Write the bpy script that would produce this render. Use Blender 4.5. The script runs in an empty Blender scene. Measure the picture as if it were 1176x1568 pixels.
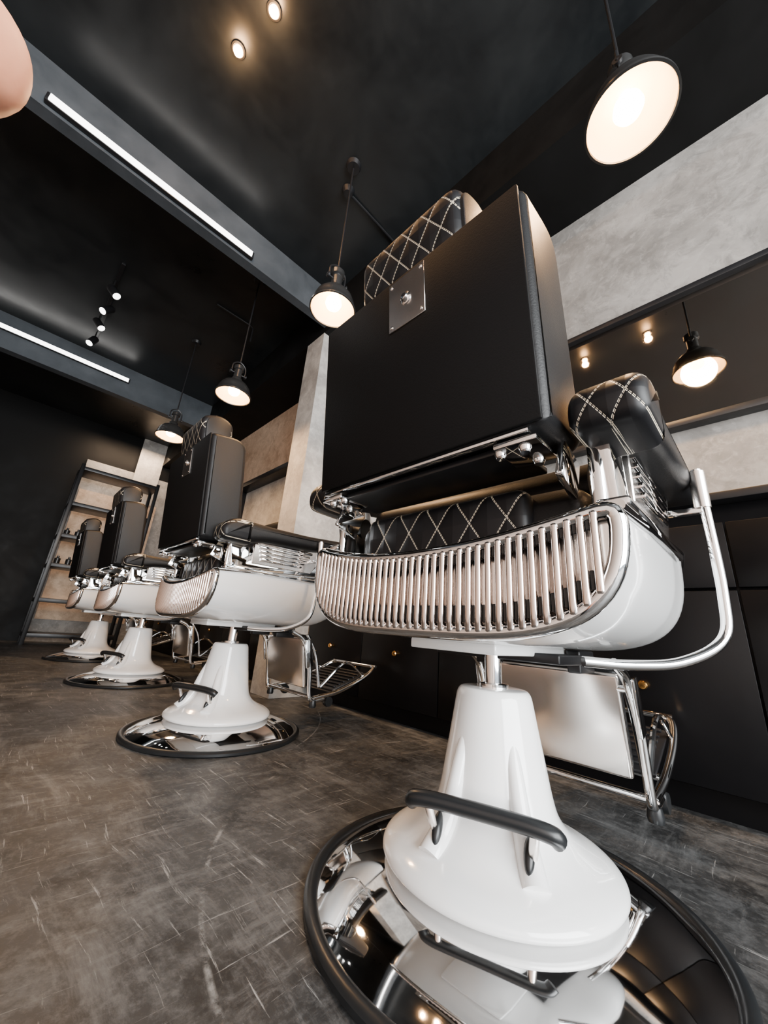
import bpy, bmesh, math, random
from mathutils import Vector, Matrix
random.seed(4)
C=bpy.context.scene.collection
# ---------------------------------------------------------------- materials
def newmat(n):
    m=bpy.data.materials.new(n); m.use_nodes=True
    nt=m.node_tree; b=nt.nodes['Principled BSDF']; return m,nt,b
def pbr(n,col,rough=.5,metal=0,coat=0,noise=0,nscale=20,bump=0,spec=.5,emis=None,es=0):
    m,nt,b=newmat(n)
    b.inputs['Base Color'].default_value=(*col,1); b.inputs['Roughness'].default_value=rough
    b.inputs['Metallic'].default_value=metal; b.inputs['Coat Weight'].default_value=coat
    b.inputs['Coat Roughness'].default_value=.05
    b.inputs['Specular IOR Level'].default_value=spec
    if emis: b.inputs['Emission Color'].default_value=(*emis,1); b.inputs['Emission Strength'].default_value=es
    tc=nt.nodes.new('ShaderNodeTexCoord'); tx=nt.nodes.new('ShaderNodeTexNoise')
    tx.inputs['Scale'].default_value=nscale; tx.inputs['Detail'].default_value=4
    nt.links.new(tc.outputs['Object'],tx.inputs['Vector'])
    mr=nt.nodes.new('ShaderNodeMapRange'); nt.links.new(tx.outputs['Fac'],mr.inputs['Value'])
    mr.inputs['To Min'].default_value=max(0,rough-noise); mr.inputs['To Max'].default_value=min(1,rough+noise)
    nt.links.new(mr.outputs['Result'],b.inputs['Roughness'])
    if bump:
        bp=nt.nodes.new('ShaderNodeBump'); bp.inputs['Strength'].default_value=bump; bp.inputs['Distance'].default_value=.002
        nt.links.new(tx.outputs['Fac'],bp.inputs['Height']); nt.links.new(bp.outputs['Normal'],b.inputs['Normal'])
    return m
chrome=pbr('chrome',(.88,.88,.88),.04,1,noise=.02)
chrome_warm=pbr('grille_chrome',(.93,.84,.79),.07,1,noise=.03)
chrome_sat=pbr('satin_steel',(.82,.77,.73),.20,1,noise=.05)
white=pbr('white_enamel',(.93,.93,.92),.16,0,coat=.8,noise=.02)
leather=pbr('black_leather',(.005,.005,.0055),.45,0,noise=.05,nscale=300,bump=.2,spec=.26)
leather_panel=pbr('black_panel_leather',(.004,.004,.0043),.5,0,noise=.05,nscale=300,bump=.15,spec=.12)
rubber=pbr('black_rubber',(.010,.011,.012),.32,noise=.08,spec=.4)
blackmetal=pbr('black_metal',(.008,.008,.009),.38,noise=.08,spec=.4)
cabmat=pbr('black_lacquer',(.003,.003,.0035),.35,noise=.05,spec=.16)
brass=pbr('brass',(.80,.42,.12),.25,1)
lampblack=pbr('lamp_shade_black',(.02,.02,.02),.25,noise=.05)
lampwhite=pbr('lamp_shade_inner',(.88,.74,.52),.5)
glow=pbr('warm_frosted_bulb',(1,.9,.7),.5,emis=(1,.57,.24),es=85)
bulbm=pbr('downlight_bulb',(1,.9,.7),.5,emis=(1,.50,.20),es=120)
led=pbr('led_strip',(1,1,1),.5,emis=(1,.97,.93),es=8)
mirror=pbr('mirror_glass',(.45,.42,.38),.02,1)
skin=pbr('skin',(.62,.25,.14),.5,noise=.05,nscale=120,bump=.15)
skin.node_tree.nodes['Principled BSDF'].inputs['Subsurface Weight'].default_value=.15
skin.node_tree.nodes['Principled BSDF'].inputs['Subsurface Scale'].default_value=.004
cloth=pbr('sleeve_cloth',(.03,.03,.035),.9,noise=.05,nscale=200,bump=.4)
def quilt(S,kz=.68,oy=0.,oz=0.,th=.00052):
    m,nt,b=newmat('quilted_leather'); N=nt.nodes; L=nt.links
    tc=N.new('ShaderNodeTexCoord'); sp=N.new('ShaderNodeSeparateXYZ'); L.new(tc.outputs['Object'],sp.inputs[0])
    def M(op,a,bb=None,cc=None):
        n=N.new('ShaderNodeMath'); n.operation=op
        for i,v in enumerate((a,bb,cc)):
            if v is None: continue
            if isinstance(v,(int,float)): n.inputs[i].default_value=v
            else: L.new(v,n.inputs[i])
        return n.outputs[0]
    y=M('ADD',sp.outputs[1],oy); z=M('MULTIPLY',M('ADD',sp.outputs[2],oz),kz)
    a=M('MULTIPLY',M('ADD',y,z),S); c=M('MULTIPLY',M('SUBTRACT',y,z),S)
    pa=M('PINGPONG',a,.5); pc=M('PINGPONG',c,.5)
    def line(p,o):
        l=M('LESS_THAN',M('ABSOLUTE',M('SUBTRACT',p,.0011*S)),th*S)
        d=M('GREATER_THAN',M('FRACT',M('MULTIPLY',o,140./S)),.28)
        return M('MULTIPLY',l,d)
    k=M('MAXIMUM',line(pa,c),line(pc,a))
    mx=N.new('ShaderNodeMix'); mx.data_type='RGBA'; L.new(k,mx.inputs[0])
    mx.inputs[6].default_value=(.005,.005,.006,1); mx.inputs[7].default_value=(.85,.74,.56,1)
    L.new(mx.outputs[2],b.inputs['Base Color']); b.inputs['Roughness'].default_value=.45; b.inputs['Specular IOR Level'].default_value=.28
    h=M('MINIMUM',M('POWER',pa,.6),M('POWER',pc,.6))
    bp=N.new('ShaderNodeBump'); bp.inputs['Strength'].default_value=.5; bp.inputs['Distance'].default_value=.16/S
    L.new(h,bp.inputs['Height']); L.new(bp.outputs[0],b.inputs['Normal']); return m
quilt_head=quilt(17.5); quilt_seat=quilt(13.0); quilt_arm=quilt(21.,.62,.012,.0)
def concrete(n,c1,c2,rough,scale,bump=.2,scr=False,rmin=None,spec=.5,lo=.34,hi=.68,fine=0):
    m,nt,b=newmat(n); N=nt.nodes; L=nt.links
    b.inputs['Specular IOR Level'].default_value=spec
    tc=N.new('ShaderNodeTexCoord')
    t1=N.new('ShaderNodeTexNoise'); t1.inputs['Scale'].default_value=scale; t1.inputs['Detail'].default_value=12; t1.inputs['Roughness'].default_value=.68; t1.inputs['Distortion'].default_value=.25
    L.new(tc.outputs['Object'],t1.inputs['Vector'])
    cr=N.new('ShaderNodeValToRGB'); cr.color_ramp.elements[0].position=lo; cr.color_ramp.elements[1].position=hi
    cr.color_ramp.elements[0].color=(*c1,1); cr.color_ramp.elements[1].color=(*c2,1)
    L.new(t1.outputs['Fac'],cr.inputs[0]); col=cr.outputs[0]
    def over(fac_socket,st,cc,col):
        ml=N.new('ShaderNodeMath'); ml.operation='MULTIPLY'; ml.inputs[1].default_value=st; L.new(fac_socket,ml.inputs[0])
        mx=N.new('ShaderNodeMix'); mx.data_type='RGBA'; L.new(ml.outputs[0],mx.inputs[0]); L.new(col,mx.inputs[6]); mx.inputs[7].default_value=(*cc,1)
        return mx.outputs[2]
    if fine:
        for sc,lo_,hi_,cc,st in ((7,.50,.60,[v*.72 for v in c1],fine),(16,.52,.62,[min(1,v*1.25) for v in c2],fine*.8),(4,.54,.60,[v*.8 for v in c1],fine*.8)):
            t2=N.new('ShaderNodeTexNoise'); t2.inputs['Scale'].default_value=sc; t2.inputs['Detail'].default_value=9; t2.inputs['Roughness'].default_value=.7; t2.inputs['Distortion'].default_value=.8
            L.new(tc.outputs['Object'],t2.inputs['Vector'])
            r2=N.new('ShaderNodeValToRGB'); r2.color_ramp.elements[0].position=lo_; r2.color_ramp.elements[1].position=hi_; L.new(t2.outputs['Fac'],r2.inputs[0])
            col=over(r2.outputs[0],st,cc,col)
    if scr:
        wn=N.new('ShaderNodeTexNoise'); wn.inputs['Scale'].default_value=1.3; wn.inputs['Detail'].default_value=3; L.new(tc.outputs['Object'],wn.inputs['Vector'])
        sc_=N.new('ShaderNodeVectorMath'); sc_.operation='SCALE'; sc_.inputs['Scale'].default_value=.16; L.new(wn.outputs['Color'],sc_.inputs[0])
        ad=N.new('ShaderNodeVectorMath'); L.new(tc.outputs['Object'],ad.inputs[0]); L.new(sc_.outputs[0],ad.inputs[1])
        for ang,sc,st,lo_,hi_,cc in ((.75,(11,1.9,1),.50,.52,.66,(.165,.166,.164)),(-.85,(2.2,12,1),.45,.53,.66,(.165,.166,.164)),(.2,(7,6,1),.5,.50,.64,(.14,.141,.139)),(.5,(4,3.5,1),.85,.50,.64,(.011,.011,.011)),
              (1.0,(70,3.0,1),.7,.61,.66,(.36,.36,.35)),(-.35,(3,80,1),.65,.615,.665,(.36,.36,.35)),(.1,(46,3.4,1),.55,.61,.66,(.36,.36,.35)),(.4,(45,45,1),.3,.5,.7,(.19,.19,.187))):
            mp=N.new('ShaderNodeMapping'); mp.inputs['Rotation'].default_value=(0,0,ang); mp.inputs['Scale'].default_value=sc; mp.inputs['Location'].default_value=(ang*7,st*9,0)
            L.new(ad.outputs[0],mp.inputs['Vector'])
            t2=N.new('ShaderNodeTexNoise'); t2.inputs['Scale'].default_value=1.3; t2.inputs['Detail'].default_value=9; t2.inputs['Roughness'].default_value=.75
            L.new(mp.outputs[0],t2.inputs['Vector'])
            c2_=N.new('ShaderNodeValToRGB'); c2_.color_ramp.elements[0].position=lo_; c2_.color_ramp.elements[1].position=hi_
            L.new(t2.outputs['Fac'],c2_.inputs[0]); col=over(c2_.outputs[0],st,cc,col)
        gm=N.new('ShaderNodeNewGeometry')
        for cx,cy,R,wd,ns_ in ((1.2,.45,.876,.006,5),(.3,2.6,1.35,.004,3)):
            sb=N.new('ShaderNodeVectorMath'); sb.operation='SUBTRACT'; L.new(gm.outputs['Position'],sb.inputs[0]); sb.inputs[1].default_value=(cx,cy,0)
            ln=N.new('ShaderNodeVectorMath'); ln.operation='LENGTH'; L.new(sb.outputs[0],ln.inputs[0])
            s1=N.new('ShaderNodeMath'); s1.operation='SUBTRACT'; L.new(ln.outputs['Value'],s1.inputs[0]); s1.inputs[1].default_value=R
            s2=N.new('ShaderNodeMath'); s2.operation='ABSOLUTE'; L.new(s1.outputs[0],s2.inputs[0])
            s3=N.new('ShaderNodeMapRange'); L.new(s2.outputs[0],s3.inputs[0]); s3.inputs[1].default_value=wd; s3.inputs[2].default_value=wd*.3; s3.inputs[3].default_value=0; s3.inputs[4].default_value=1
            t3=N.new('ShaderNodeTexNoise'); t3.inputs['Scale'].default_value=ns_; t3.inputs['Detail'].default_value=8; t3.inputs['Roughness'].default_value=.8; L.new(gm.outputs['Position'],t3.inputs['Vector'])
            r3=N.new('ShaderNodeMapRange'); L.new(t3.outputs['Fac'],r3.inputs[0]); r3.inputs[1].default_value=.49; r3.inputs[2].default_value=.62
            m3=N.new('ShaderNodeMath'); m3.operation='MULTIPLY'; L.new(s3.outputs[0],m3.inputs[0]); L.new(r3.outputs[0],m3.inputs[1])
            col=over(m3.outputs[0],.55,(.36,.36,.35),col)
    L.new(col,b.inputs['Base Color'])
    mr=N.new('ShaderNodeMapRange'); L.new(t1.outputs['Fac'],mr.inputs['Value']); mr.inputs['From Min'].default_value=.3; mr.inputs['From Max'].default_value=.7
    mr.inputs['To Min'].default_value=rough-.12 if rmin is None else rmin; mr.inputs['To Max'].default_value=rough+.12
    L.new(mr.outputs[0],b.inputs['Roughness'])
    bp=N.new('ShaderNodeBump'); bp.inputs['Strength'].default_value=bump; bp.inputs['Distance'].default_value=.01
    L.new(t1.outputs['Fac'],bp.inputs['Height']); L.new(bp.outputs[0],b.inputs['Normal'])
    return m
floorm=concrete('floor_scuffed_concrete',(.017,.0172,.0175),(.060,.0605,.060),.50,2.4,.15,True,spec=.3)
wallm=concrete('wall_grey_plaster',(.17,.162,.15),(.35,.333,.31),.7,1.7,.3,lo=.38,hi=.62,fine=.42)
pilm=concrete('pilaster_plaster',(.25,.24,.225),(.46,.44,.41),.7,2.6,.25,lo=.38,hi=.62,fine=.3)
wallw=concrete('wall_warm_plaster',(.42,.28,.18),(.68,.51,.37),.7,2.0,.2,lo=.38,hi=.62,fine=.35)
ceilm=concrete('ceiling_dark_paint',(.006,.007,.008),(.015,.017,.018),.36,1.6,.06,spec=.42)
darkw=concrete('wall_dark_paint',(.003,.003,.003),(.006,.006,.006),.6,2,.05,spec=.12)
beamm=concrete('beam_grey_steel',(.035,.041,.047),(.06,.068,.077),.45,3,.05,spec=.3)
leftm=concrete('wall_light_beige',(.60,.47,.40),(.74,.61,.54),.7,2,.05)
# ---------------------------------------------------------------- mesh helpers
def obj(name,bm,mat,parent=None,smooth=True,ang=40):
    me=bpy.data.meshes.new(name); bmesh.ops.recalc_face_normals(bm,faces=bm.faces[:]) ; bm.to_mesh(me); bm.free()
    me.materials.append(mat)
    if smooth:
        for p in me.polygons: p.use_smooth=True
        try: me.set_sharp_from_angle(angle=math.radians(ang))
        except Exception: pass
    o=bpy.data.objects.new(name,me); C.objects.link(o)
    if parent: o.parent=parent
    return o
def empty(name,loc=(0,0,0),rz=0):
    e=bpy.data.objects.new(name,None); e.location=loc; e.rotation_euler=(0,0,rz); e.empty_display_size=.1; C.objects.link(e); return e
def merge(bm,t):
    me=bpy.data.meshes.new('tmp'); t.to_mesh(me); t.free(); bm.from_mesh(me); bpy.data.meshes.remove(me)
def addbox(bm,c,s,bev=0,seg=3,rot=None):
    t=bmesh.new(); bmesh.ops.create_cube(t,size=1)
    bmesh.ops.scale(t,vec=Vector(s),verts=t.verts)
    if bev: bmesh.ops.bevel(t,geom=t.edges[:],offset=bev,segments=seg,affect='EDGES',profile=.5)
    if rot is not None: bmesh.ops.transform(t,matrix=rot,verts=t.verts)
    bmesh.ops.translate(t,vec=Vector(c),verts=t.verts)
    merge(bm,t)
def addlathe(bm,prof,seg=64,c=(0,0,0),rot=None):
    t=bmesh.new(); rings=[]
    for r,z in prof:
        if r<1e-6: rings.append([t.verts.new((0,0,z))])
        else: rings.append([t.verts.new((r*math.cos(2*math.pi*i/seg),r*math.sin(2*math.pi*i/seg),z)) for i in range(seg)])
    for a,b in zip(rings,rings[1:]):
        for i in range(seg):
            j=(i+1)%seg
            if len(a)==1 and len(b)==1: break
            if len(a)==1: t.faces.new((a[0],b[i],b[j]))
            elif len(b)==1: t.faces.new((a[i],a[j],b[0]))
            else: t.faces.new((a[i],a[j],b[j],b[i]))
    if rot is not None: bmesh.ops.transform(t,matrix=rot,verts=t.verts)
    bmesh.ops.translate(t,vec=Vector(c),verts=t.verts); merge(bm,t)
def smoothpts(pts,n=8):
    P=[Vector(p) for p in pts]; out=[]
    P=[P[0]*2-P[1]]+P+[P[-1]*2-P[-2]]
    for i in range(1,len(P)-2):
        for k in range(n):
            t=k/n; a,b,c,d=P[i-1:i+3]
            out.append(.5*((2*b)+(c-a)*t+(2*a-5*b+4*c-d)*t*t+(3*b-a-3*c+d)*t**3))
    out.append(P[-2]); return out
def addtube(bm,pts,r,seg=12,closed=False,sy=1.0):
    pts=[Vector(p) for p in pts]; n=len(pts); t=bmesh.new(); rings=[]
    up=None
    for i,p in enumerate(pts):
        if closed: d=(pts[(i+1)%n]-pts[i-1])
        else: d=(pts[min(i+1,n-1)]-pts[max(i-1,0)])
        d.normalize()
        if up is None:
            up=Vector((0,0,1)) if abs(d.z)<.9 else Vector((0,1,0))
        s=d.cross(up).normalized(); up=s.cross(d).normalized()
        rr=r[min(i,len(r)-1)] if isinstance(r,(list,tuple)) else r
        rings.append([t.verts.new(p+s*math.cos(2*math.pi*k/seg)*rr+up*math.sin(2*math.pi*k/seg)*rr*sy) for k in range(seg)])
    m=n if closed else n-1
    for i in range(m):
        a=rings[i];b=rings[(i+1)%n]
        for k in range(seg):
            l=(k+1)%seg; t.faces.new((a[k],a[l],b[l],b[k]))
    if not closed:
        t.faces.new(rings[0][::-1]); t.faces.new(rings[-1])
    merge(bm,t)
def addextr(bm,poly,y0,y1,bev=0,seg=4):
    t=bmesh.new(); a=[t.verts.new((x,y0,z)) for x,z in poly]; b=[t.verts.new((x,y1,z)) for x,z in poly]
    n=len(poly); t.faces.new(a); t.faces.new(b[::-1])
    for i in range(n): t.faces.new((a[i],b[i],b[(i+1)%n],a[(i+1)%n]))
    bmesh.ops.recalc_face_normals(t,faces=t.faces[:])
    if bev:
        caps=[e for e in t.edges if (abs(e.verts[0].co.y-e.verts[1].co.y)<1e-6)]
        bmesh.ops.bevel(t,geom=caps,offset=bev,segments=seg,affect='EDGES',profile=.5)
    merge(bm,t)
def roundpoly(poly,r,n=5):
    out=[];m=len(poly)
    for i in range(m):
        p=Vector((*poly[i],0));a=Vector((*poly[i-1],0));b=Vector((*poly[(i+1)%m],0))
        rr=r[i] if isinstance(r,(list,tuple)) else r
        da=(a-p);db=(b-p);rr=min(rr,da.length*.48,db.length*.48)
        s=p+da.normalized()*rr;e=p+db.normalized()*rr
        for k in range(n+1):
            t=k/n; q=s*(1-t)**2+p*2*t*(1-t)+e*t*t; out.append((q.x,q.y))
    return out
Rx=lambda a:Matrix.Rotation(a,4,'X'); Ry=lambda a:Matrix.Rotation(a,4,'Y'); Rz=lambda a:Matrix.Rotation(a,4,'Z')
# ---------------------------------------------------------------- barber chair (local: faces +X, origin on floor)
W=.335; HL=.745
def ztop(t): return .655+.05*t
def zbot(t): 
    if t<.15: return .475-.015*t/.15
    if t<.68: return .46
    return .46+.15*((t-.68)/.32)**2.2
def build_chair(root):
    bm=bmesh.new(); addlathe(bm,[(0,.066)]+[(p.x,p.z) for p in smoothpts([(.10,0,.065),(.17,0,.062),(.21,0,.058),(.25,0,.050),(.295,0,.036),(.325,0,.022),(.346,0,.010)],4)]+[(.346,.004),(0,.004)],128)
    obj('base_plate',bm,chrome,root)
    bm=bmesh.new(); addlathe(bm,[(.340,.0),(.358,.0),(.364,.005),(.364,.013),(.358,.019),(.349,.020),(.342,.016),(.339,.010),(.340,0)],96)
    obj('base_rubber_rim',bm,rubber,root)
    # pedestal
    prof=smoothpts([(0.064,0,.370),(.071,0,.368),(.077,0,.360),(.081,0,.343),(.090,0,.29),(.100,0,.235),(.109,0,.185),(.119,0,.152),(.138,0,.128),(.166,0,.111),(.197,0,.098),(.215,0,.087),(.222,0,.077),(.219,0,.068),(.208,0,.064)],4)
    bm=bmesh.new(); addlathe(bm,[(0,.370)]+[(p.x,p.z) for p in prof]+[(.195,.059),(.12,.060),(0,.060)],96)
    pr=Rz(math.radians(19))
    t=bmesh.new()
    for s in (1,-1):
        addtube(t,smoothpts([(-.058,s*.038,.30),(-.079,s*.050,.24),(-.097,s*.062,.17),(-.117,s*.074,.13),(-.147,s*.086,.10)],6),[.012+.012*i/24 for i in range(25)],18)
    bmesh.ops.transform(t,matrix=pr,verts=t.verts); merge(bm,t)
    obj('pedestal_cone',bm,white,root,ang=70)
    bm=bmesh.new()
    for s in (1,-1):
        t=bmesh.new(); bmesh.ops.create_uvsphere(t,u_segments=20,v_segments=12,radius=1)
        bmesh.ops.scale(t,vec=(.010,.009,.026),verts=t.verts)
        bmesh.ops.transform(t,matrix=pr@Matrix.Translation((-.138,s*.077,.142))@Ry(math.radians(35)),verts=t.verts); merge(bm,t)
    obj('lever_slots',bm,rubber,root)
    bm=bmesh.new(); addtube(bm,smoothpts([(-.148,.124,.176),(-.158,.112,.186),(-.162,.06,.191),(-.162,-.06,.191),(-.158,-.112,.186),(-.148,-.124,.176)],6),.0135,14)
    bmesh.ops.transform(bm,matrix=pr,verts=bm.verts)
    obj('pump_lever_grip',bm,rubber,root)
    bm=bmesh.new()
    for s in (1,-1): addtube(bm,smoothpts([(-.11,s*.076,.13),(-.140,s*.083,.145),(-.160,s*.090,.186)],6),.008,10)
    bmesh.ops.transform(bm,matrix=pr,verts=bm.verts)
    obj('pump_lever_arms',bm,chrome_sat,root)
    bm=bmesh.new(); addlathe(bm,[(0,.36),(.019,.36),(.019,.47),(0,.47)],32); addlathe(bm,[(.019,.370),(.032,.370),(.032,.378),(.019,.380)],32)
    obj('hydraulic_piston',bm,chrome,root)
    # hull
    bm=bmesh.new(); secs=[]; ns=32; na=40
    for i in range(ns+1):
        t=i/ns; x=-.26+HL*t; sec=[]
        w=W*(1-.08*max(0,t-.7)/.3)
        for k in range(na+1):
            th=math.pi*k/na; c=math.cos(th); s=math.sin(th)
            y=w*math.copysign(abs(c)**.5,c); z=ztop(t)-(ztop(t)-zbot(t))*abs(s)**.62
            xx=x-.03*(1-(y/w)**2)*(1-t)
            sec.append(bm.verts.new((xx,y,z)))
        secs.append(sec)
    for a,b in zip(secs,secs[1:]):
        for k in range(na): bm.faces.new((a[k],a[k+1],b[k+1],b[k]))
    bm.faces.new(secs[-1])
    obj('seat_shell',bm,white,root,ang=60)
    def rear(k):
        th=math.pi*k/na; c=math.cos(th); s=math.sin(th); y=W*math.copysign(abs(c)**.5,c)
        return Vector((-.262-.03*(1-(y/W)**2),y,ztop(0)-(ztop(0)-zbot(0))*abs(s)**.62))
    def topz(y): return .655-.05*(1-(y/W)**2)
    bm=bmesh.new(); bot=[rear(k) for k in range(na+1)]
    top=[Vector((p.x,p.y,topz(p.y))) for p in bot]
    va=[bm.verts.new(p+Vector((.012,0,0))) for p in bot]; vb=[bm.verts.new(p+Vector((.012,0,0))) for p in top]
    for k in range(na):
        try: bm.faces.new((va[k],va[k+1],vb[k+1],vb[k]))
        except Exception: pass
    obj('grille_backing',bm,chrome_sat,root)
    bm=bmesh.new(); loop=bot+[p for p in top[::-1]][1:-1]
    L=[0]
    for i in range(len(loop)): L.append(L[-1]+(loop[(i+1)%len(loop)]-loop[i]).length)
    pts=[];n=120
    for q in range(n):
        d=L[-1]*q/n; i=max(j for j in range(len(loop)) if L[j]<=d+1e-9); f=(d-L[i])/max(1e-9,(L[i+1]-L[i]))
        pts.append(loop[i].lerp(loop[(i+1)%len(loop)],min(1,f)))
    for _ in range(3): pts=[(pts[i-1]+pts[i]*2+pts[(i+1)%n])/4 for i in range(n)]
    addtube(bm,pts,.0125,12,closed=True)
    obj('grille_frame',bm,chrome,root)
    bm=bmesh.new(); nr=38
    for i in range(nr):
        y=-.308+.616*i/(nr-1); xx=-.270-.03*(1-(y/W)**2)
        c=(abs(y)/W)**2; s=math.sqrt(max(0,1-c*c)); zb=ztop(0)-(ztop(0)-zbot(0))*s**.62
        zt=topz(y)
        addbox(bm,(xx,y,(zb+zt)/2),(.013,.0105,zt-zb),.0042,3)
    obj('grille_ribs',bm,chrome_warm,root)
    bm=bmesh.new()
    for i in range(nr-1):
        y=-.308+.616*(i+.5)/(nr-1); xx=-.266-.03*(1-(y/W)**2)
        c=(abs(y)/W)**2; s=math.sqrt(max(0,1-c*c)); zb=ztop(0)-(ztop(0)-zbot(0))*s**.62
        addbox(bm,(xx-.001,y,zb+.028),(.008,.0055,.026),.001,1)
        addbox(bm,(xx-.001,y,topz(y)-.018),(.008,.0055,.014),.001,1)
    obj('grille_vents',bm,rubber,root)
    bm=bmesh.new()
    for s in (1,-1):
        addtube(bm,[(-.26+HL*i/20,s*(W*(1-.08*max(0,i/20-.7)/.3)+.002),ztop(i/20)) for i in range(21)],.008,10)
    addtube(bm,[(-.26+HL,W*.92*(1-2*i/10),ztop(1)) for i in range(11)],.008,10)
    obj('shell_trim',bm,chrome,root)
    bm=bmesh.new(); addbox(bm,(0,0,.452),(.34,.20,.02),.004); obj('mount_plate',bm,white,root)
    bm=bmesh.new(); addbox(bm,(.10,.0,.44),(.22,.30,.02),.004); addbox(bm,(.2,-.12,.435),(.10,.03,.05),.004); addbox(bm,(.2,.12,.435),(.10,.03,.05),.004)
    obj('under_frame',bm,blackmetal,root)
    bm=bmesh.new(); addbox(bm,(.13,0,.665),(.64,.56,.14),.04,5); obj('seat_cushion',bm,leather,root)
    bm=bmesh.new(); addbox(bm,(-.195,.015,.655),(.05,.41,.155),.022,5); obj('seat_rear_quilting',bm,quilt_seat,root)
    bm=bmesh.new(); addtube(bm,[(-.10,-.27,.75),(-.10,.27,.75)],.045,20); obj('lumbar_roll',bm,leather,root)
    # back rest
    prof=[(-.336,.772),(-.380,1.222),(-.225,1.245),(-.175,.80),(-.21,.772)]
    bm=bmesh.new(); addextr(bm,roundpoly(prof,[.012,.02,.07,.05,.02],6),-.280,.264,.020,5); obj('backrest',bm,leather,root)
    bm=bmesh.new()
    d=Vector((-.044,0,.450)).normalized(); nrm=Vector((-d.z,0,d.x))
    ang=math.atan2(-.044,.450)
    addbox(bm,Vector((-.358,-.008,.997))+nrm*.002,(.008,.530,.444),.003,2,Ry(ang)); obj('rear_panel',bm,leather_panel,root)
    bm=bmesh.new(); addbox(bm,(-.330,0,.769),(.014,.50,.007),.002,2)
    for s in (1,-1):
        addbox(bm,(-.29,s*.225,.757),(.085,.07,.010),.003,2)
        addbox(bm,(-.235,s*.268,.735),(.07,.012,.075),.004,2,Ry(.35))
    obj('back_support_bar',bm,chrome,root)
    bm=bmesh.new(); addbox(bm,(-.25,0,.762),(.12,.44,.012),.003,2); obj('back_under_panel',bm,blackmetal,root)
    bm=bmesh.new()
    for s in (1,-1):
        for q in ((-.315,.235),(-.315,.195),(-.265,.235)):
            addlathe(bm,[(0,-.010),(.007,-.010),(.010,-.004),(.010,0),(0,0)],18,(q[0],s*q[1],.752))
    obj('support_bolts',bm,chrome,root)
    bm=bmesh.new(); pc=Vector((-.358,-.022,.997))+d*.150+nrm*.0075
    addbox(bm,pc,(.003,.100,.125),.001,1,Ry(ang)); obj('rear_plate',bm,chrome_sat,root)
    bm=bmesh.new()
    addlathe(bm,[(0,.010),(.007,.009),(.010,.004),(.014,.002),(.014,0)],20,pc+nrm*.001,Ry(-math.pi/2+ang))
    for yy in (-.041,.041):
        for zz in (-.052,.052): addlathe(bm,[(0,.003),(.003,.002),(.005,0)],12,pc+d*zz+Vector((0,yy,0))+nrm*.001,Ry(-math.pi/2+ang))
    obj('plate_knob_and_screws',bm,chrome,root)
    # headrest
    dx,dz=.018,.024
    bm=bmesh.new(); hp=roundpoly([(-.40+dx,1.185+dz),(-.418+dx,1.325+dz),(-.335+dx,1.36+dz),(-.27+dx,1.335+dz),(-.265+dx,1.205+dz),(-.31+dx,1.18+dz)],[.03,.035,.04,.04,.03,.02],5)
    addextr(bm,hp,-.155,.132,.026,5); obj('headrest',bm,quilt_head,root)
    bm=bmesh.new()
    hp2=roundpoly([(-.385+dx,1.195+dz),(-.40+dx,1.315+dz),(-.335+dx,1.342+dz),(-.285+dx,1.32+dz),(-.28+dx,1.215+dz),(-.31+dx,1.19+dz)],[.03,.035,.04,.04,.03,.02],5)
    addextr(bm,hp2,-.161,.138,.004,2)
    obj('headrest_end_caps',bm,leather,root)
    bm=bmesh.new(); addbox(bm,(-.30,0,1.22),(.012,.06,.10),.003,2); obj('headrest_stem',bm,chrome,root)
    # arms
    for s,n in ((1,'left'),(-1,'right')):
        pr_=roundpoly([(-.275,.775),(-.285,.835),(-.235,.862),(-.10,.858),(.10,.862),(.30,.878),(.365,.870),(.372,.84),(.33,.825),(.10,.80),(-.10,.79),(-.22,.765)],[.02,.03,.03,.05,.05,.03,.02,.02,.05,.05,.05,.02],4)
        bm=bmesh.new(); addextr(bm,pr_,s*.34-.048,s*.34+.048,.024,5); obj('armrest_'+n,bm,leather,root)
        bm=bmesh.new()
        cp=roundpoly([(-.293,.766),(-.298,.825),(-.25,.860),(-.17,.863),(-.17,.763)],[.025,.03,.03,.01,.01],5)
        addextr(bm,cp,s*.34-.052,s*.34+.052,.022,6); obj('armrest_cap_'+n,bm,quilt_arm,root)
        bm=bmesh.new()
        br=roundpoly([(-.21,.66),(-.235,.79),(-.14,.80),(-.115,.72),(.13,.725),(.22,.83),(.27,.83),(.20,.69),(.19,.66)],[.005,.02,.02,.03,.03,.02,.02,.02,.005],4)
        addextr(bm,br,s*.315-.014,s*.315+.014,.004,2); obj('arm_bracket_'+n,bm,chrome,root)
        bm=bmesh.new()
        for q in range(5):
            addbox(bm,(.005+.004*q,s*(.334+.0),.722+.017*q),(.20+.018*q,.020-.002*q,.012),.003,2)
        obj('arm_louvres_'+n,bm,chrome,root)
        bm=bmesh.new(); addextr(bm,[(-.13,.70),(-.13,.80),(.24,.82),(.16,.70)],s*.325-.008,s*.325+.008,.002,1); obj('arm_infill_'+n,bm,chrome_sat,root)
        bm=bmesh.new(); addbox(bm,(-.02,s*.325,.668),(.44,.045,.016),.005,2)
        addbox(bm,(-.205,s*.305,.72),(.05,.022,.14),.008,3)
        for q in ((-.205,.70),(-.205,.76)): addlathe(bm,[(0,.008),(.008,.007),(.011,0)],16,(q[0],s*.318,q[1]),Rx(-s*math.pi/2))
        obj('arm_base_'+n,bm,chrome,root)
    bm=bmesh.new(); addtube(bm,smoothpts([(.155,-.398,.845),(.155,-.402,.72),(.155,-.402,.58),(.14,-.39,.50),(.09,-.33,.455),(.03,-.26,.443),(-.03,-.20,.443)],8),.0095,12)
    obj('recline_lever_tube',bm,chrome,root)
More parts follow.
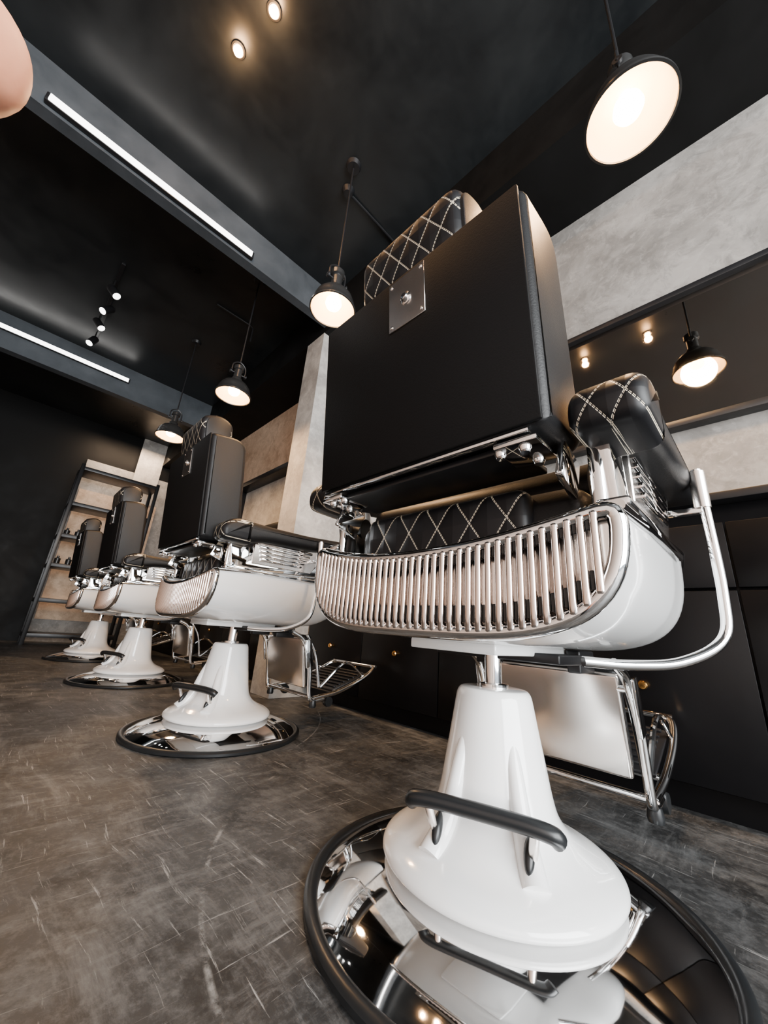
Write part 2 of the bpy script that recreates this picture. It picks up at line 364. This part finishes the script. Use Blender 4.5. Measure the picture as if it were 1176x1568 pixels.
    bm=bmesh.new(); addtube(bm,[(.155,-.398,.84),(.156,-.398,.76)],.0145,14); obj('recline_lever_sleeve',bm,chrome_sat,root)
    bm=bmesh.new(); addbox(bm,(.155,-.36,.755),(.016,.09,.014),.003,2); obj('lever_bracket',bm,chrome,root)
    # footrest
    bm=bmesh.new()
    for s in (1,-1):
        addtube(bm,smoothpts([(.20,s*.19,.44),(.27,s*.195,.40),(.315,s*.20,.29),(.335,s*.20,.16),(.36,s*.20,.135),(.42,s*.20,.14)],6),.011,10)
        addtube(bm,smoothpts([(.30,s*.17,.43),(.36,s*.175,.34),(.40,s*.18,.19)],6),.008,10)
        addtube(bm,smoothpts([(.36,s*.20,.145),(.50,s*.20,.165),(.66,s*.20,.22),(.75,s*.19,.265),(.775,s*.16,.278)],6),.011,10)
        addtube(bm,smoothpts([(.40,s*.19,.19),(.55,s*.19,.30),(.68,s*.195,.235)],6),.007,8)
        addbox(bm,(.30,s*.205,.345),(.04,.01,.13),.004,2,Ry(math.radians(-12)))
    for x,z in ((.775,.279),(.50,.165),(.345,.15),(.29,.38)): addtube(bm,[(x,-.19,z),(x,.19,z)],.009,10)
    obj('footrest_frame',bm,chrome,root)
    bm=bmesh.new(); addbox(bm,(.305,0,.30),(.02,.35,.23),.008,3,Ry(math.radians(-10))); obj('leg_rest_panel',bm,chrome_sat,root)
    bm=bmesh.new(); addbox(bm,(.332,0,.31),(.045,.34,.24),.02,4,Ry(math.radians(-10))); obj('leg_rest_cushion',bm,leather,root)
    bm=bmesh.new(); addbox(bm,(.60,0,.205),(.24,.37,.012),.004,2,Ry(math.radians(-18)))
    for q in range(7): addbox(bm,(.51+.031*q,0,.185+.0101*q),(.012,.34,.01),.003,2,Ry(math.radians(-18)))
    obj('foot_plate',bm,blackmetal,root)
    bm=bmesh.new()
    for s in (1,-1):
        addlathe(bm,[(0,0),(.016,0),(.018,.01),(.014,.03),(0,.03)],20,(.36,s*.20,.105))
        addlathe(bm,[(0,-.012),(.022,-.012),(.024,0),(.022,.012),(0,.012)],20,(.45,s*.20,.125),Rx(math.pi/2))
    obj('footrest_rubber_feet',bm,rubber,root)
root=empty('barber_chair',(.816,.454,0)); build_chair(root)
src=list(root.children)
for i,(x,y) in enumerate(((.823,1.809),(.811,3.361),(.80,4.92))):
    e=empty('barber_chair.%03d'%(i+1),(x,y,0))
    for o in src:
        c=bpy.data.objects.new(o.name,o.data); C.objects.link(c); c.parent=e
# ---------------------------------------------------------------- room
XW=1.90; YF=7.3; ZC=3.4; XL=-2.4; YB=-3.2
def slab(name,a,b,mat,bev=0):
    bm=bmesh.new(); c=[(p+q)/2 for p,q in zip(a,b)]; s=[abs(q-p) for p,q in zip(a,b)]
    addbox(bm,(0,0,0),s,bev,2); o=obj(name,bm,mat,None,bool(bev)); o.location=c; return o
slab('floor',(XL-.1,YB-.1,-.1),(XW+.1,YF+.1,0),floorm)
slab('ceiling',(XL-.1,YB-.1,ZC),(XW+.1,YF+.1,ZC+.1),ceilm)
slab('wall_right',(XW,YB,0),(XW+.1,YF,ZC),wallm)
slab('wall_right_warm_plaster',(XW-.015,2.68,1.03),(XW,YF-.05,3.01),wallw)
slab('wall_left',(XL-.1,YB,0),(XL,YF,ZC),leftm)
slab('wall_far',(XL,YF,0),(XW,YF+.1,ZC),darkw)
slab('wall_front_header',(XL,YB-.1,2.9),(XW,YB,ZC),darkw)
slab('wall_front_pier_a',(XL,YB-.1,0),(XL+.3,YB,2.9),darkw)
slab('wall_front_pier_b',(XW-.25,YB-.1,0),(XW,YB,2.9),darkw)
slab('trim_soffit',(1.42,YB,3.01),(XW,YF,ZC),darkw)
slab('trim_pilaster',(1.42,2.42,0),(XW,2.68,3.01),pilm)
slab('trim_beam_a',(XL,2.35,3.07),(1.42,2.43,ZC),beamm)
slab('trim_beam_b',(XL,5.20,3.0),(1.42,5.30,ZC),beamm)
slab('wall_far_panel',(.40,YF-.03,0),(XW,YF,2.75),wallm)
slab('wall_far_return',(1.05,YF-.06,2.25),(1.42,YF-.03,ZC),pilm)
slab('wall_far_wood_panel',(.42,YF-.05,.30),(1.5,YF-.03,2.25),wallw)
def led_strip(name,x0,x1,y,z):
    e=empty(name,(0,0,0)); bm=bmesh.new(); addbox(bm,((x0+x1)/2,y-.018,z),(x1-x0,.03,.06),.004,2); obj('housing',bm,blackmetal,e)
    bm=bmesh.new(); addbox(bm,((x0+x1)/2,y-.036,z),(x1-x0-.03,.008,.048),.002,2); obj('tube',bm,led,e)
led_strip('led_strip_light',-.56,.66,2.35,3.12)
led_strip('led_strip_light.001',-1.9,.42,5.20,3.22)
def mir(name,y0,y1,z0,z1,f=.03,dp=.06,inner=None,iname='glass'):
    e=empty(name,(XW,0,0)); bm=bmesh.new()
    addbox(bm,(-dp/2,(y0+y1)/2,z1-f/2),(dp,y1-y0,f),.003,2); addbox(bm,(-dp/2,(y0+y1)/2,z0+f/2),(dp,y1-y0,f),.003,2)
    addbox(bm,(-dp/2,y0+f/2,(z0+z1)/2),(dp,f,z1-z0-2*f),.003,2); addbox(bm,(-dp/2,y1-f/2,(z0+z1)/2),(dp,f,z1-z0-2*f),.003,2)
    obj('frame',bm,blackmetal,e)
    bm=bmesh.new(); addbox(bm,(-.022,(y0+y1)/2,(z0+z1)/2),(.01,y1-y0-2*f,z1-z0-2*f)); obj(iname,bm,inner or mirror,e,False)
mir('wall_mirror',-.34,2.30,1.40,2.10); mir('wall_mirror.001',-2.9,-.45,1.40,2.10)
mir('wall_mirror_frame',3.20,4.55,1.38,2.10,.06,.16,pilm,'reflection_panel'); mir('wall_mirror_frame.001',5.0,6.3,1.38,2.10,.06,.16,pilm,'reflection_panel')  # matt plaster instead of mirror glass; the pale reflection is put into its colour
def cabinet(name,y0,y1,x0=1.66,zt=.985):
    e=empty(name,(0,0,0)); bm=bmesh.new(); ym=(y0+y1)/2
    addbox(bm,((x0+XW)/2+.02,ym,(zt+.08)/2),(XW-x0-.04,y1-y0,zt-.08),.003,2); addbox(bm,((x0+XW)/2+.03,ym,.04),(XW-x0-.08,y1-y0,.08))
    obj('carcass',bm,cabmat,e)
    bm=bmesh.new(); n=max(1,round((y1-y0)/.6)); w=(y1-y0)/n
    for i in range(n):
        yc=y0+w*(i+.5)
        addbox(bm,(x0+.01,yc,.80),(.02,w-.006,.22),.002,2); addbox(bm,(x0+.01,yc,.385),(.02,w-.006,.59),.002,2)
    obj('door_fronts',bm,cabmat,e)
    bm=bmesh.new(); addbox(bm,((x0+XW)/2-.01,ym,zt+.015),(XW-x0+.02,y1-y0,.03),.004,2); obj('counter_top',bm,blackmetal,e)
    bm=bmesh.new()
    for i in range(n):
        yc=y0+w*(i+.5)
        addlathe(bm,[(0,.026),(.012,.024),(.015,.018),(.008,.008),(.006,0)],16,(x0,yc,.36),Ry(-math.pi/2))
    obj('knobs',bm,brass,e)
cabinet('base_cabinet',-2.9,2.41); cabinet('base_cabinet.001',2.70,6.9)
def lamp(name,x,y,z,R=.130,tx=0,ty=0):
    e=empty(name,(x,y,z)); e.rotation_euler=(tx,ty,0); k=R/.138
    bm=bmesh.new(); addlathe(bm,[(.136*k,.004),(.138*k,-.002),(.146*k,-.001),(.146*k,.008),(.138*k,.016),(.132*k,.05),(.118*k,.085),(.095*k,.112),(.066*k,.130),(.045,.138),(.040,.165),(.030,.175),(.030,.245),(.040,.25),(.040,.28),(.025,.292),(0,.294)],64)
    obj('shade',bm,lampblack,e)
    bm=bmesh.new(); addlathe(bm,[(.137*k,.002),(.133*k,.016),(.126*k,.048),(.112*k,.080),(.088*k,.106),(.03,.122),(0,.124)],64); obj('shade_liner',bm,lampwhite,e)
    bm=bmesh.new(); addlathe(bm,[(0,.010),(.020,.013),(.038,.026),(.046,.046),(.042,.068),(.028,.090),(.020,.115),(0,.116)],32); obj('bulb',bm,glow,e)
    bm=bmesh.new(); addtube(bm,[(-.07,0,.215),(.07,0,.215)],.005,8)
    for sx in (.062,-.062): addlathe(bm,[(0,-.006),(.016,-.005),(.016,.005),(0,.006)],14,(sx,0,.215),Ry(math.pi/2))
    addtube(bm,smoothpts([(.055,0,.215),(.05,0,.29),(0,0,.325),(-.05,0,.29),(-.055,0,.215)],6),.006,8)
    obj('socket_fitting',bm,blackmetal,e)
    bm=bmesh.new(); addtube(bm,[(0,0,.32),(0,0,ZC-z-.0)],.006,8); addlathe(bm,[(0,ZC-z-.03),(.04,ZC-z-.028),(.05,ZC-z-.001),(0,ZC-z-.001)],24); obj('cord_and_canopy',bm,blackmetal,e)
    ld=bpy.data.lights.new(name+'_bulb','SPOT'); ld.energy=80; ld.color=(1,.60,.30); ld.spot_size=math.radians(168); ld.spot_blend=.35; ld.shadow_soft_size=.09
    lo=bpy.data.objects.new('bulb_light',ld); C.objects.link(lo); lo.parent=e; lo.location=(0,0,-.0)
for i,(x,y,z,R) in enumerate(((1.05,.045,2.17,.130),(.88,1.45,2.17,.122),(.88,2.75,2.18,.13),(.78,4.02,2.20,.13))):
    lamp('pendant_lamp' if i==0 else 'pendant_lamp.%03d'%i,x,y,z,R)
for i,(x,y) in enumerate(((.11,1.515),(.175,1.25),(.05,.92),(.05,.36))):
    e=empty('ceiling_downlight'+('' if i==0 else '.%03d'%i),(x,y,ZC))
    bm=bmesh.new(); addlathe(bm,[(0,-.001),(.036,-.001),(.036,-.010),(.028,-.012),(.024,-.004),(0,-.003)],32); obj('trim_ring',bm,blackmetal,e)
    bm=bmesh.new(); addlathe(bm,[(0,-.036),(.018,-.032),(.024,-.018),(.021,-.004),(0,-.004)],24); obj('bulb',bm,bulbm,e)
    ld=bpy.data.lights.new('dl','POINT'); ld.energy=8; ld.color=(1,.55,.25); ld.shadow_soft_size=.03
    lo=bpy.data.objects.new('bulb_light',ld); C.objects.link(lo); lo.parent=e; lo.location=(0,0,-.07)
# track spotlights
e=empty('track_spotlights',(0,0,0)); bm=bmesh.new(); b2=bmesh.new()
addbox(bm,(-.02,4.2,ZC-.015),(.03,1.4,.03),.003,2)
for x,y,dx,dy in ((-.03,3.75,-.5,.5),(-.0,4.05,.5,.4),(-.05,4.35,-.5,.5),(-.03,4.7,.3,.4)):
    addtube(bm,[(x,y,ZC-.03),(x,y,ZC-.1)],.006,8)
    R=Rx(-dy)@Ry(dx); addlathe(bm,[(0,.03),(.034,.03),(.036,.02),(.036,-.09),(.032,-.092),(.032,-.08),(0,-.08)],24,(x,y,ZC-.14),R)
    addlathe(b2,[(0,-.090),(.031,-.090),(.031,-.084),(0,-.084)],20,(x,y,ZC-.14),R)
obj('heads',bm,blackmetal,e); obj('lenses',b2,led,e)
e=empty('ceiling_conduit',(0,0,0)); bm=bmesh.new()
addtube(bm,smoothpts([(.95,1.59,ZC-.03),(1.0,1.59,ZC-.015),(1.2,1.59,ZC-.012),(1.41,1.59,ZC-.012)],6),.009,8)
addlathe(bm,[(0,-.04),(.03,-.038),(.045,-.002),(0,-.002)],24,(.95,1.59,ZC))
addtube(bm,[(.72,3.3,ZC-.012),(1.05,3.3,ZC-.012),(1.10,3.3,ZC-.03),(1.10,3.3,ZC-.2)],.009,8)
obj('pipe',bm,blackmetal,e)
# shelving rack at far end
e=empty('shelving_rack',(0,0,0)); bm=bmesh.new()
for x in (.34,1.30):
    for y in (6.55,6.95): addbox(bm,(x,y,1.22),(.045,.045,2.44),.003,2)
for z in (.12,.55,1.0,1.4,1.85,2.38): addbox(bm,(.82,6.75,z),(1.0,.44,.05),.003,2)
obj('frame',bm,blackmetal,e)
bm=bmesh.new()
for z in (1.425,1.025,.575):
    for k in range(7):
        if random.random()<.4:
            x=.42+.12*k; hh=random.uniform(.1,.2); addlathe(bm,[(0,z),(.032,z),(.034,z+hh*.7),(.014,z+hh*.8),(.014,z+hh),(0,z+hh)],16,(x,6.75,0))
obj('bottles',bm,rubber,e)
# ---------------------------------------------------------------- photographer's hand, index fingertip in front of the lens
hand=empty('hand',(-.0029,.0018,.0017))
def skinned(name,chains,mat,par,sub=3):
    me=bpy.data.meshes.new(name); vs=[];es=[];rad=[]
    for ch in chains:
        prev=None
        for it in ch:
            if isinstance(it,int): prev=it; continue
            p,rr=it; vs.append(p); rad.append(rr)
            if prev is not None: es.append((prev,len(vs)-1))
            prev=len(vs)-1
    me.from_pydata(vs,es,[]); o=bpy.data.objects.new(name,me); C.objects.link(o); o.parent=par
    md=o.modifiers.new('skin','SKIN'); md.use_smooth_shade=True
    for i,rr in enumerate(rad):
        rr=rr if isinstance(rr,tuple) else (rr,rr); me.skin_vertices[0].data[i].radius=rr
    me.skin_vertices[0].data[0].use_root=True
    s=o.modifiers.new('sub','SUBSURF'); s.levels=sub; s.render_levels=sub
    me.materials.append(mat); return o
skinned('palm_and_forearm',[[((-.133,.025,.428),(.030,.020)),((-.113,.045,.465),(.038,.017)),((-.100,.056,.488),(.040,.014))],
    [0,((-.165,-.005,.37),(.027,.022)),((-.20,-.045,.28),(.034,.030)),((-.225,-.075,.21),(.040,.036))]],skin,hand)
skinned('index_finger',[[((-.0997,.0609,.500),.0115),((-.083,.070,.518),.0108),((-.0657,.0758,.5303),.0102),((-.050,.0765,.5365),.0098),((-.0355,.0715,.5380),.0100),((-.0255,.0645,.5350),.0098),((-.0185,.0580,.5327),.0078),((-.0155,.0555,.5320),.0050)]],skin,hand)
skinned('middle_finger',[[((-.096,.063,.482),.0108),((-.068,.082,.508),.0098),((-.055,.090,.512),.0094),((-.040,.100,.506),.0086),((-.030,.106,.496),.0078)]],skin,hand)
skinned('ring_finger',[[((-.093,.063,.463),.0102),((-.066,.084,.484),.0094),((-.053,.092,.486),.0088),((-.040,.101,.478),.0082),((-.033,.105,.468),.0075)]],skin,hand)
skinned('little_finger',[[((-.094,.058,.446),.0092),((-.070,.074,.460),.0082),((-.060,.081,.460),.0078),((-.049,.088,.453),.0072),((-.043,.090,.445),.0066)]],skin,hand)
skinned('thumb',[[((-.122,.030,.445),.0150),((-.105,.010,.462),.0125),((-.088,-.004,.476),.0105),((-.070,-.012,.484),.0108),((-.058,-.014,.488),.0090)]],skin,hand)
bm=bmesh.new(); addtube(bm,smoothpts([(-.18,-.022,.325),(-.215,-.062,.24),(-.25,-.11,.14),(-.27,-.14,.075),(-.285,-.17,.052),(-.33,-.24,.056),(-.42,-.36,.064)],4),[.036+.018*i/24 for i in range(25)],24); obj('sleeve',bm,cloth,hand)
# ---------------------------------------------------------------- lighting
w=bpy.data.worlds.new('world'); bpy.context.scene.world=w; w.use_nodes=True
bg=w.node_tree.nodes['Background']; bg.inputs[0].default_value=(.80,.90,1,1); bg.inputs[1].default_value=1.4
def area(name,loc,rot,sx,sy,en,col):
    l=bpy.data.lights.new(name,'AREA'); l.shape='RECTANGLE'; l.size=sx; l.size_y=sy; l.energy=en; l.color=col
    o=bpy.data.objects.new(name,l); o.location=loc; o.rotation_euler=rot; C.objects.link(o); return o
area('storefront_daylight',(-.2,YB-.15,1.5),(math.radians(90),0,0),3.6,2.7,740,(.96,.985,1))
area('far_wall_wash_light',(.9,6.98,3.1),(math.radians(25),0,0),1.0,.1,28,(1,.70,.46))
# ---------------------------------------------------------------- camera
pitch,roll,yaw=[math.radians(a) for a in (17.95,4.41,45.9)]
fw=Vector((math.cos(yaw)*math.cos(pitch),math.sin(yaw)*math.cos(pitch),math.sin(pitch)))
r0=Vector((math.sin(yaw),-math.cos(yaw),0)); u0=r0.cross(fw)
r=r0*math.cos(roll)+u0*math.sin(roll); u=u0*math.cos(roll)-r0*math.sin(roll)
cd=bpy.data.cameras.new('camera'); cd.sensor_fit='HORIZONTAL'; cd.sensor_width=36; cd.lens=36*570/1176; cd.clip_start=.01
co=bpy.data.objects.new('camera',cd); C.objects.link(co)
M=Matrix((r,u,-fw)).transposed().to_4x4(); M.translation=Vector((0,0,.466)); co.matrix_world=M
bpy.context.scene.camera=co
